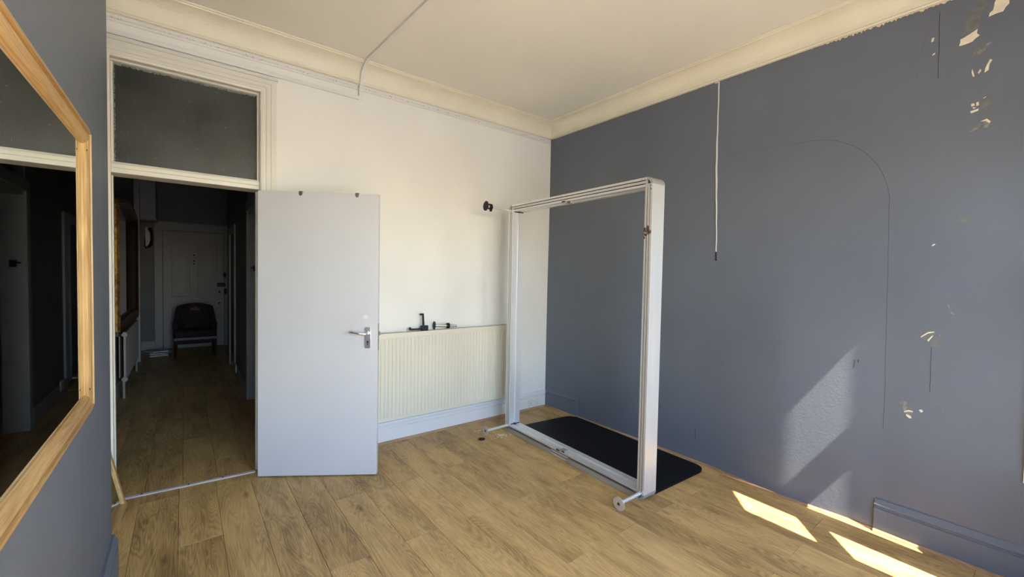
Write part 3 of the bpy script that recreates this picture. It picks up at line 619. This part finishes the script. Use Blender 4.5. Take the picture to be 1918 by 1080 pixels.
# ------------------------------------------------------------------ wall mirror on the left wall
MY1, MY0, MZ1, MZ0, MW = 2.030, 0.45, 1.920, 0.957, 0.066
mr = empty('wall_mirror', (XL, (MY0 + MY1) / 2, (MZ0 + MZ1) / 2)); tag(mr, 'large rectangular oak-framed mirror hanging on the blue-grey left wall', 'mirror')
cy, cz = (MY0 + MY1) / 2, (MZ0 + MZ1) / 2
mp = [(0, 0), (0, 0.014), (0.004, 0.020), (0.026, 0.027), (0.029, 0.016), (0.032, 0.016), (0.035, 0.024), (0.050, 0.022), (0.060, 0.018), (0.066, 0.010), (0.066, 0)]    # (inward, proud)
def ring_piece(name, p0, p1, inward, m):
    p0, p1, inward = Vector(p0), Vector(p1), Vector(inward); L = (p1 - p0).length; t = (p1 - p0).normalized()
    bm = bmesh.new(); A = [bm.verts.new(p0 + t * w_ + inward * w_ + Vector((d, 0, 0))) for w_, d in mp]; B_ = [bm.verts.new(p1 - t * w_ + inward * w_ + Vector((d, 0, 0))) for w_, d in mp]
    for i in range(len(mp)):
        j = (i + 1) % len(mp); bm.faces.new((A[i], A[j], B_[j], B_[i]))
    bm.faces.new(A[::-1]); bm.faces.new(B_)
    return obj(name, bm, m, mr)
hy, hz = (MY1 - MY0) / 2, (MZ1 - MZ0) / 2
ring_piece('frame_rail', (0, -hy, hz), (0, hy, hz), (0, 0, -1), 'oakframe'); ring_piece('frame_rail', (0, -hy, -hz), (0, hy, -hz), (0, 0, 1), 'oakframe')
ring_piece('frame_stile', (0, hy, -hz), (0, hy, hz), (0, -1, 0), 'oakframe_v'); ring_piece('frame_stile', (0, -hy, -hz), (0, -hy, hz), (0, 1, 0), 'oakframe_v')
boxes('glass', [(0.004, 0.008, -hy + 0.05, hy - 0.05, -hz + 0.05, hz - 0.05)], 'mirror', mr)
for z in (hz - 0.085, -hz + 0.085):
    bm = bmesh.new(); add_disc(bm, (0.0185, hy - 0.055, z), (1, 0, 0), 0.0035, 0.002, 8); obj('screw', bm, 'black', mr)

# leaning oak frame in the alcove
la_ = empty('leaning_mirror', (-0.300, 3.10, 0)); tag(la_, 'oak-framed mirror standing on the floor leaning against the alcove by the doorway', 'mirror')
tilt = radians(11.3)
LMx = Matrix.Rotation(-tilt, 4, 'Y') @ Matrix.Translation((-0.022, 0, 0.0))
yw = 0.335; hh = 1.15
def lm(name, b, m, bevel=0.003):
    bm = bmesh.new()
    for q in b: add_box(bm, *q)
    o = obj(name, bm, m, la_, bevel=bevel); o.rotation_euler = (0, -tilt, radians(0)); return o
la_.rotation_euler = (0, 0, radians(-3.5))
lm('frame_stile', [(-0.022, 0, yw - 0.035, yw, 0, hh)], 'oakframe_v'); lm('frame_stile', [(-0.022, 0, -yw, -yw + 0.035, 0, hh)], 'oakframe_v')
lm('frame_rail', [(-0.022, 0.002, -yw, yw, 0, 0.030)], 'oakframe'); lm('frame_rail', [(-0.022, 0.002, -yw, yw, hh - 0.03, hh)], 'oakframe')
lm('glass', [(-0.016, -0.010, -yw + 0.02, yw - 0.02, 0.02, hh - 0.02)], 'mirror', 0)

# ------------------------------------------------------------------ pull cord on the right wall
pc = empty('hanging_cord', (wallx(1.61, 2.9) - 0.006, 1.61, 2.94)); tag(pc, 'thin white flat cord hanging down the grey wall from the cornice', 'cord')
bm = bmesh.new(); prev = None
for i in range(33):
    t = i / 32; z = 0.0 - t * 1.285; y = 0.010 * sin(t * 5) * t - 0.012 * t + 0.001 * sin(t * 40); wv = 0.0048 - 0.0012 * sin(t * 9)
    ring = [bm.verts.new((dx_, y + dy_, z)) for dx_, dy_ in ((-0.002, -wv), (0.002, -wv), (0.002, wv), (-0.002, wv))]
    if prev:
        for q in range(4): bm.faces.new((prev[q], prev[(q + 1) % 4], ring[(q + 1) % 4], ring[q]))
    else: bm.faces.new(ring[::-1])
    prev = ring
bm.faces.new(prev); yl = y; obj('cord', bm, 'cord', pc)
boxes('cord_top', [(-0.002, 0.002, -0.004, 0.030, -0.006, 0.004)], 'cord', pc)
bm = bmesh.new(); add_tube(bm, [(0, yl, -1.28), (0, yl - 0.001, -1.335), (0, yl - 0.002, -1.35)], [0.0035, 0.004, 0.006], 8); obj('cord_tip', bm, 'black', pc)

# ------------------------------------------------------------------ wear on the right wall: chips, scuffs, cracks
def wpt(y, z, off): return Vector((wallx(y, z) - off, y, z))
def patch(name, pts, m, th_=0.0012, jag=0.0, seed=0):
    rnd = random.Random(seed); P_ = []
    n = len(pts)
    for i in range(n):
        a, b = pts[i], pts[(i + 1) % n]; P_.append(a)
        if jag:
            L = math.hypot(b[0] - a[0], b[1] - a[1]); k = max(1, int(L / 0.014))
            for q in range(1, k): P_.append((a[0] + (b[0] - a[0]) * q / k + rnd.uniform(-jag, jag), a[1] + (b[1] - a[1]) * q / k + rnd.uniform(-jag, jag)))
    bm = bmesh.new(); add_prism(bm, P_, lambda y, z, t: wpt(y, z, t), -0.002, th_)
    return obj(name, bm, m, wr)
patch('paint_chip', [(0.352, 2.690), (0.348, 2.722), (0.318, 2.735), (0.288, 2.752), (0.290, 2.730), (0.280, 2.716), (0.305, 2.694), (0.330, 2.690)], 'chip', jag=0.003, seed=1)
patch('paint_chip', [(0.252, 2.795), (0.236, 2.840), (0.226, 2.885), (0.190, 2.885), (0.186, 2.830), (0.205, 2.800), (0.228, 2.800)], 'chip', jag=0.003, seed=2)
patch('rubbed_area', [(0.345, 2.738), (0.300, 2.752), (0.283, 2.755), (0.280, 2.825), (0.310, 2.828), (0.330, 2.805)], 'scuff2', 0.0008, jag=0.002, seed=3)
patch('rubbed_area', [(0.330, 2.815), (0.300, 2.808), (0.262, 2.850), (0.245, 2.885), (0.285, 2.888), (0.320, 2.850)], 'scuff2', 0.0007, jag=0.002, seed=4)
patch('rubbed_area', [(0.308, 2.612), (0.290, 2.620), (0.266, 2.622), (0.250, 2.645), (0.236, 2.668), (0.268, 2.660), (0.290, 2.650)], 'scuff', 0.0008, jag=0.002, seed=5)
for pts_ in ([(0.300, 2.555), (0.296, 2.540), (0.290, 2.515), (0.296, 2.512), (0.302, 2.535)], [(0.280, 2.528), (0.272, 2.545), (0.268, 2.535), (0.276, 2.522)], [(0.257, 2.520), (0.243, 2.530), (0.240, 2.560), (0.232, 2.575), (0.240, 2.582), (0.250, 2.558), (0.255, 2.540)]):
    patch('paint_chip', pts_, 'chip', jag=0.0015, seed=6)
for pts_ in ([(0.298, 2.375), (0.288, 2.378), (0.284, 2.365), (0.296, 2.362)], [(0.280, 2.378), (0.272, 2.380), (0.270, 2.362), (0.279, 2.360)], [(0.299, 2.340), (0.270, 2.346), (0.272, 2.335), (0.297, 2.328)], [(0.292, 2.358), (0.280, 2.354), (0.288, 2.348)], [(0.258, 2.392), (0.246, 2.400), (0.250, 2.393)]):
    patch('paint_chip', pts_, 'chip', jag=0.0012, seed=7)
patch('rubbed_area', [(0.268, 2.345), (0.264, 2.385), (0.240, 2.400), (0.222, 2.390), (0.232, 2.355), (0.250, 2.342)], 'scuff2', 0.0008, jag=0.002, seed=8)
patch('rubbed_area', [(0.300, 2.232), (0.262, 2.245), (0.240, 2.240), (0.228, 2.262), (0.240, 2.285), (0.262, 2.270), (0.285, 2.250)], 'scuff', 0.0008, jag=0.002, seed=9)
patch('paint_chip', [(0.262, 2.278), (0.240, 2.286), (0.226, 2.268), (0.232, 2.262), (0.244, 2.276)], 'chip', jag=0.0012, seed=10)
patch('paint_chip', [(0.459, 2.755), (0.449, 2.755), (0.446, 2.775), (0.455, 2.775)], 'chip', jag=0.001, seed=11)
patch('paint_chip', [(0.452, 2.680), (0.441, 2.683), (0.440, 2.692), (0.448, 2.690)], 'chip', jag=0.001, seed=12)
patch('paint_chip', [(0.417, 1.650), (0.405, 1.656), (0.402, 1.664), (0.414, 1.660)], 'chip', jag=0.001, seed=13)
patch('filler_patch', [(0.330, 1.765), (0.327, 1.800), (0.285, 1.800), (0.285, 1.770)], 'scuff2', 0.0006, jag=0.001, seed=14)
# torn paper flaps
patch('torn_flap', [(0.440, 1.160), (0.420, 1.190), (0.398, 1.196), (0.388, 1.180), (0.394, 1.150), (0.412, 1.138), (0.430, 1.142)], 'filler', 0.0012, jag=0.001, seed=15)
patch('torn_edge', [(0.440, 1.158), (0.412, 1.185), (0.389, 1.190), (0.388, 1.185), (0.414, 1.176), (0.440, 1.150)], 'chip', 0.0035, seed=15)
patch('torn_edge', [(0.414, 1.140), (0.398, 1.165), (0.390, 1.170), (0.398, 1.155), (0.410, 1.132)], 'chip', 0.0035, seed=15)
patch('torn_edge', [(0.372, 1.178), (0.368, 1.180), (0.358, 1.148), (0.362, 1.146)], 'scuff', 0.002, seed=15)
patch('rubbed_area', [(0.403, 1.128), (0.392, 1.160), (0.372, 1.164), (0.350, 1.130), (0.356, 1.100), (0.395, 1.104)], 'filler', 0.0006, jag=0.002, seed=16)
patch('torn_flap', [(0.497, 0.790), (0.486, 0.782), (0.458, 0.738), (0.462, 0.698), (0.492, 0.714), (0.500, 0.742)], 'scuff', 0.0014, jag=0.001, seed=17)
patch('torn_edge', [(0.493, 0.730), (0.474, 0.740), (0.458, 0.738), (0.458, 0.732), (0.475, 0.732), (0.493, 0.722)], 'chip', 0.0035, seed=18)
patch('torn_edge', [(0.484, 0.716), (0.466, 0.710), (0.461, 0.698), (0.470, 0.694), (0.484, 0.706)], 'chip', 0.0035, seed=18)
patch('paint_chip', [(0.434, 0.752), (0.422, 0.756), (0.416, 0.746), (0.426, 0.738)], 'chip', jag=0.001, seed=19)
patch('paint_chip', [(0.335, 1.305), (0.320, 1.296), (0.312, 1.284), (0.328, 1.290)], 'scuff', jag=0.001, seed=20)
patch('torn_edge', [(0.345, 1.340), (0.341, 1.342), (0.334, 1.312), (0.338, 1.310)], 'scuff', 0.002, seed=15)
patch('rubbed_area', [(0.52, 0.770), (0.50, 0.790), (0.50, 0.760)], 'scuff', 0.0006, jag=0.002, seed=21)
patch('wall_scratch', [(0.722, 0.985), (0.717, 0.975), (0.722, 0.935), (0.727, 0.930)], 'seam', 0.001, seed=22)
patch('wall_scratch', [(0.708, 0.985), (0.702, 0.985), (0.703, 0.965), (0.708, 0.968)], 'seam', 0.001, seed=22)
patch('wall_scratch', [(1.712, 0.260), (1.707, 0.262), (1.700, 0.175), (1.704, 0.172)], 'seam', 0.001, seed=22)
def crack(name, pts, r, m='seam'):
    P_ = []
    for i in range(len(pts) - 1):
        a, b = pts[i], pts[i + 1]; k = max(2, int(math.hypot(b[0] - a[0], b[1] - a[1]) / 0.03))
        for q in range(k): P_.append((a[0] + (b[0] - a[0]) * q / k + random.uniform(-.0012, .0012), a[1] + (b[1] - a[1]) * q / k + random.uniform(-.0012, .0012)))
    P_.append(pts[-1])
    bm = bmesh.new(); add_tube(bm, [wpt(y, z, 0.0002) for y, z in P_], r, 5); return obj(name, bm, m, wr)
arc = [(1.54, 2.375), (1.40, 2.376), (1.25, 2.370), (1.10, 2.356)]
for a in range(10):
    t = radians(9 * a + 4); arc.append((0.60 + 0.42 * (1 - sin(t)) , 1.90 + 0.455 * cos(t)))
arc += [(0.598, 1.80), (0.594, 1.60), (0.588, 1.30), (0.584, 1.05), (0.580, 0.85), (0.580, 0.60)]
crack('wall_crack', arc[3:], 0.0009); crack('wall_crack', arc[:4], 0.0006)
crack('wall_crack', [(0.430, 2.90), (0.428, 2.75), (0.424, 2.55)], 0.0016)
crack('wall_crack', [(0.398, 1.105), (0.396, 1.0), (0.394, 0.86)], 0.0012)
crack('wall_crack', [(0.394, 0.86), (0.380, 0.815), (0.350, 0.785), (0.335, 0.745)], 0.0010, 'scuff')
crack('wall_crack', [(0.47, 2.83), (0.485, 2.76), (0.502, 2.68), (0.515, 2.62), (0.505, 2.58)], 0.0014, 'scuff2')
crack('wall_crack', [(0.50, 2.44), (0.50, 2.38), (0.49, 2.33)], 0.0010, 'scuff2')
crack('wall_seam', [(1.50, 0.24), (1.503, 0.9), (1.51, 1.5), (1.515, 2.3)], 0.0008, 'grey')
crack('wall_seam', [(1.505, 0.62), (1.506, 0.78), (1.507, 0.86)], 0.0012, 'scuff')
# ragged cream paint line and small chips under the right cornice
bm = bmesh.new(); rnd = random.Random(21); y = 0.36
while y < 0.95:
    l = rnd.uniform(0.008, 0.030); h = rnd.uniform(0.003, 0.013)
    add_prism(bm, [(y, z0c + 0.004), (y + l, z0c + 0.004), (y + l * 0.8, z0c - h * 0.6), (y + l * 0.4, z0c - h)], lambda a, b, t: wpt(a, b, t), -0.002, 0.0018); y += l * rnd.uniform(0.7, 1.6)
while y < 2.4:
    if rnd.random() < 0.5: l = rnd.uniform(0.004, 0.015); h = rnd.uniform(0.002, 0.006); add_prism(bm, [(y, z0c + 0.003), (y + l, z0c + 0.003), (y + l * 0.6, z0c - h)], lambda a, b, t: wpt(a, b, t), -0.002, 0.0015)
    y += rnd.uniform(0.01, 0.06)
obj('ragged_paint_edge', bm, 'chip', wr)

# ------------------------------------------------------------------ hall contents
# gilt mirror
gm = empty('gilt_mirror', (HXL, 7.05, 1.5)); tag(gm, 'tall arched mirror in an aged gilt frame on the left hall wall above the radiator', 'mirror')
outl = [(-1.15, -0.72), (-1.15, 0.60), (-1.12, 0.655), (-1.02, 0.69), (-0.5, 0.75), (0, 0.77), (0.5, 0.75), (1.02, 0.69), (1.12, 0.655), (1.15, 0.60), (1.15, -0.72)]
def inset(p, k): return (p[0] * (1 - k / 1.15), p[1] * (1 - k / 0.8))
bm = bmesh.new()
pf = [(0.0, 0.004), (0.0, 0.060), (0.012, 0.082), (0.035, 0.080), (0.045, 0.065)]
rings = [[bm.verts.new((d, *inset(p, k))) for p in outl] for k, d in pf]
for a, b in zip(rings, rings[1:]):
    for i in range(len(outl)): j = (i + 1) % len(outl); bm.faces.new((a[i], a[j], b[j], b[i]))
obj('gilt_frame', bm, 'gilt', gm)
bm = bmesh.new(); rings = [[bm.verts.new((d, *inset(p, k))) for p in outl] for k, d in ((0.045, 0.066), (0.06, 0.076), (0.085, 0.05), (0.10, 0.012))]
for a, b in zip(rings, rings[1:]):
    for i in range(len(outl)): j = (i + 1) % len(outl); bm.faces.new((a[i], a[j], b[j], b[i]))
obj('inner_moulding', bm, 'darkwood', gm)
bm = bmesh.new(); add_prism(bm, [inset(p, 0.095) for p in outl], lambda u, v, t: Vector((t, u, v)), 0.004, 0.014); obj('glass', bm, 'mirror', gm)
boxes('base_ledge', [(0, 0.075, -1.18, 1.18, -0.76, -0.715)], 'darkwood', gm, 0.004)
# hall radiator
hr = empty('radiator', (HXL, 7.1, 0)); tag(hr, 'cream panel radiator under the gilt mirror in the dim hall', 'radiator')
bm = bmesh.new(); pts = []
for i in range(44): yy = -0.80 + i * 0.0365; pts += [(yy, 0.085), (yy + 0.006, 0.091), (yy + 0.024, 0.091), (yy + 0.030, 0.085)]
pts += [(0.80, 0.07), (-0.80, 0.07)]
add_prism(bm, pts, lambda u, v, t: Vector((v, u, t)), 0.20, 0.73); obj('ribbed_panel', bm, 'hallrad', hr)
boxes('rear_panel', [(0.03, 0.04, -0.79, 0.79, 0.23, 0.70)], 'hallrad', hr, 0.003)
for z in (0.715, 0.215):
    bm = bmesh.new(); add_tube(bm, [(0.078, -0.815, z), (0.078, -0.795, z)], 0.026, 14); obj('end_cap', bm, 'hallrad', hr, True)
for y in (-0.80, 0.78):
    bm = bmesh.new(); add_tube(bm, [(0.07, y, 0), (0.07, y, 0.21)], 0.012, 10); obj('pipe', bm, 'hallrad', hr, True)
# boxed-in cupboard high on the left, end of the hall
cb = boxes('meter_cupboard', [(HXL + 0.001, -0.365, 9.20, HE - 0.001, 2.27, 2.998)], 'halldoor', bevel=0.004); tag(cb, 'white boxed-in cupboard high in the far left corner of the hall', 'cupboard')
boxes('cupboard_rim', [(HXL, -0.355, 9.19, HE, 2.25, 2.28)], 'halldoor', cb)
# door entry handset
ph = empty('wall_handset', (-0.48, HE, 2.0)); tag(ph, 'dark curved handset with cable on the end wall left of the front door', 'intercom')
boxes('handset_base', [(-0.05, 0.03, -0.045, 0, -0.16, 0.17)], 'plastic', ph, 0.006)
bm = bmesh.new(); add_tube(bm, [(0.01, -0.06, 0.15), (0.035, -0.09, 0.08), (0.04, -0.095, -0.04), (0.03, -0.08, -0.13), (-0.01, -0.07, -0.18)], [0.028, 0.02, 0.02, 0.026, 0.02], 10); obj('handset', bm, 'black', ph, True)
bm = bmesh.new(); add_tube(bm, [(-0.01, -0.07, -0.18), (-0.04, -0.06, -0.20), (-0.055, -0.05, -0.15), (-0.05, -0.03, 0.0)], 0.008, 8); obj('handset_cable', bm, 'black', ph, True)
# armchair
ac = empty('tub_chair', (0.150, 8.90, 0)); tag(ac, 'small dark upholstered chair with curved back in front of the hall front door', 'chair')
bm = bmesh.new(); n = 24; ro = []; ri = []
for k in range(n + 1):
    a = pi * k / n; hgt = 0.54 + 0.27 * sstep(0.20, 0.62, sin(a)) + 0.055 * sin(a) ** 3
    xo, yo = 0.295 * cos(a), -0.02 + 0.28 * sin(a); xi, yi = 0.235 * cos(a), -0.02 + 0.22 * sin(a)
    ro.append((bm.verts.new((xo, yo, 0.30)), bm.verts.new((xo * 1.03, yo * 1.03, hgt)))); ri.append((bm.verts.new((xi, yi, 0.30)), bm.verts.new((xi, yi, hgt - 0.01))))
for k in range(n):
    bm.faces.new((ro[k][0], ro[k + 1][0], ro[k + 1][1], ro[k][1])); bm.faces.new((ri[k][0], ri[k][1], ri[k + 1][1], ri[k + 1][0]))
    bm.faces.new((ro[k][1], ro[k + 1][1], ri[k + 1][1], ri[k][1])); bm.faces.new((ro[k][0], ri[k][0], ri[k + 1][0], ro[k + 1][0]))
for k in (0, n): bm.faces.new((ro[k][0], ro[k][1], ri[k][1], ri[k][0]))
obj('backrest', bm, 'uph', ac, True, 0.01)
boxes('seat', [(-0.27, 0.27, -0.30, 0.16, 0.34, 0.45)], 'uph', ac, 0.03); boxes('seat_frame', [(-0.285, 0.285, -0.31, 0.18, 0.29, 0.345)], 'darkwood', ac, 0.006)
boxes('fringe', [(-0.24, 0.24, -0.315, -0.305, 0.235, 0.30)], 'uph', ac)
for sx, y in ((-1, -0.27), (1, -0.27), (-1, 0.17), (1, 0.17)):
    bm = bmesh.new(); add_tube(bm, [(sx * 0.255, y, 0.30), (sx * 0.262, y + (0.03 if y > 0 else 0), 0.0)], [0.030, 0.016], 10); obj('leg', bm, 'darkwood', ac, True)
bm = bmesh.new(); add_prism(bm, [(-0.11, 0.74), (0.11, 0.74), (0.0, 0.81)], lambda u, v, t: Vector((u, t, v)), 0.190, 0.196); obj('embroidered_motif', bm, mat('ochre_embroidery', (0.16, 0.10, 0.05), 0.9, var=0.5, vscale=60), ac)
# post on the floor
for i, (x, y, rz, sx, sy) in enumerate(((-0.36, 9.18, 0.2, 0.24, 0.33), (-0.30, 9.22, -0.3, 0.22, 0.30), (-0.40, 9.28, 0.6, 0.16, 0.24), (-0.27, 9.12, 0.1, 0.11, 0.22))):
    o = boxes('envelope', [(-sx / 2, sx / 2, -sy / 2, sy / 2, 0, 0.022)], 'paper', None, 0.003); o.location = (x, y, 0.001 + i * 0.023); o.rotation_euler = (0, 0, rz)
    tag(o, ['bottom large envelope of the pile of post on the hall floor', 'second envelope up in the pile of post on the hall floor', 'third envelope up in the pile of post on the hall floor', 'smallest envelope on top of the post on the hall floor'][i], 'envelope', 'post on the hall floor')
sk = boxes('wall_socket', [(HXR - 0.030, HXR - 0.018, 6.60, 6.75, 0.09, 0.20)], 'plastic', None, 0.003); tag(sk, 'white socket plate low on the right hall wall', 'socket')
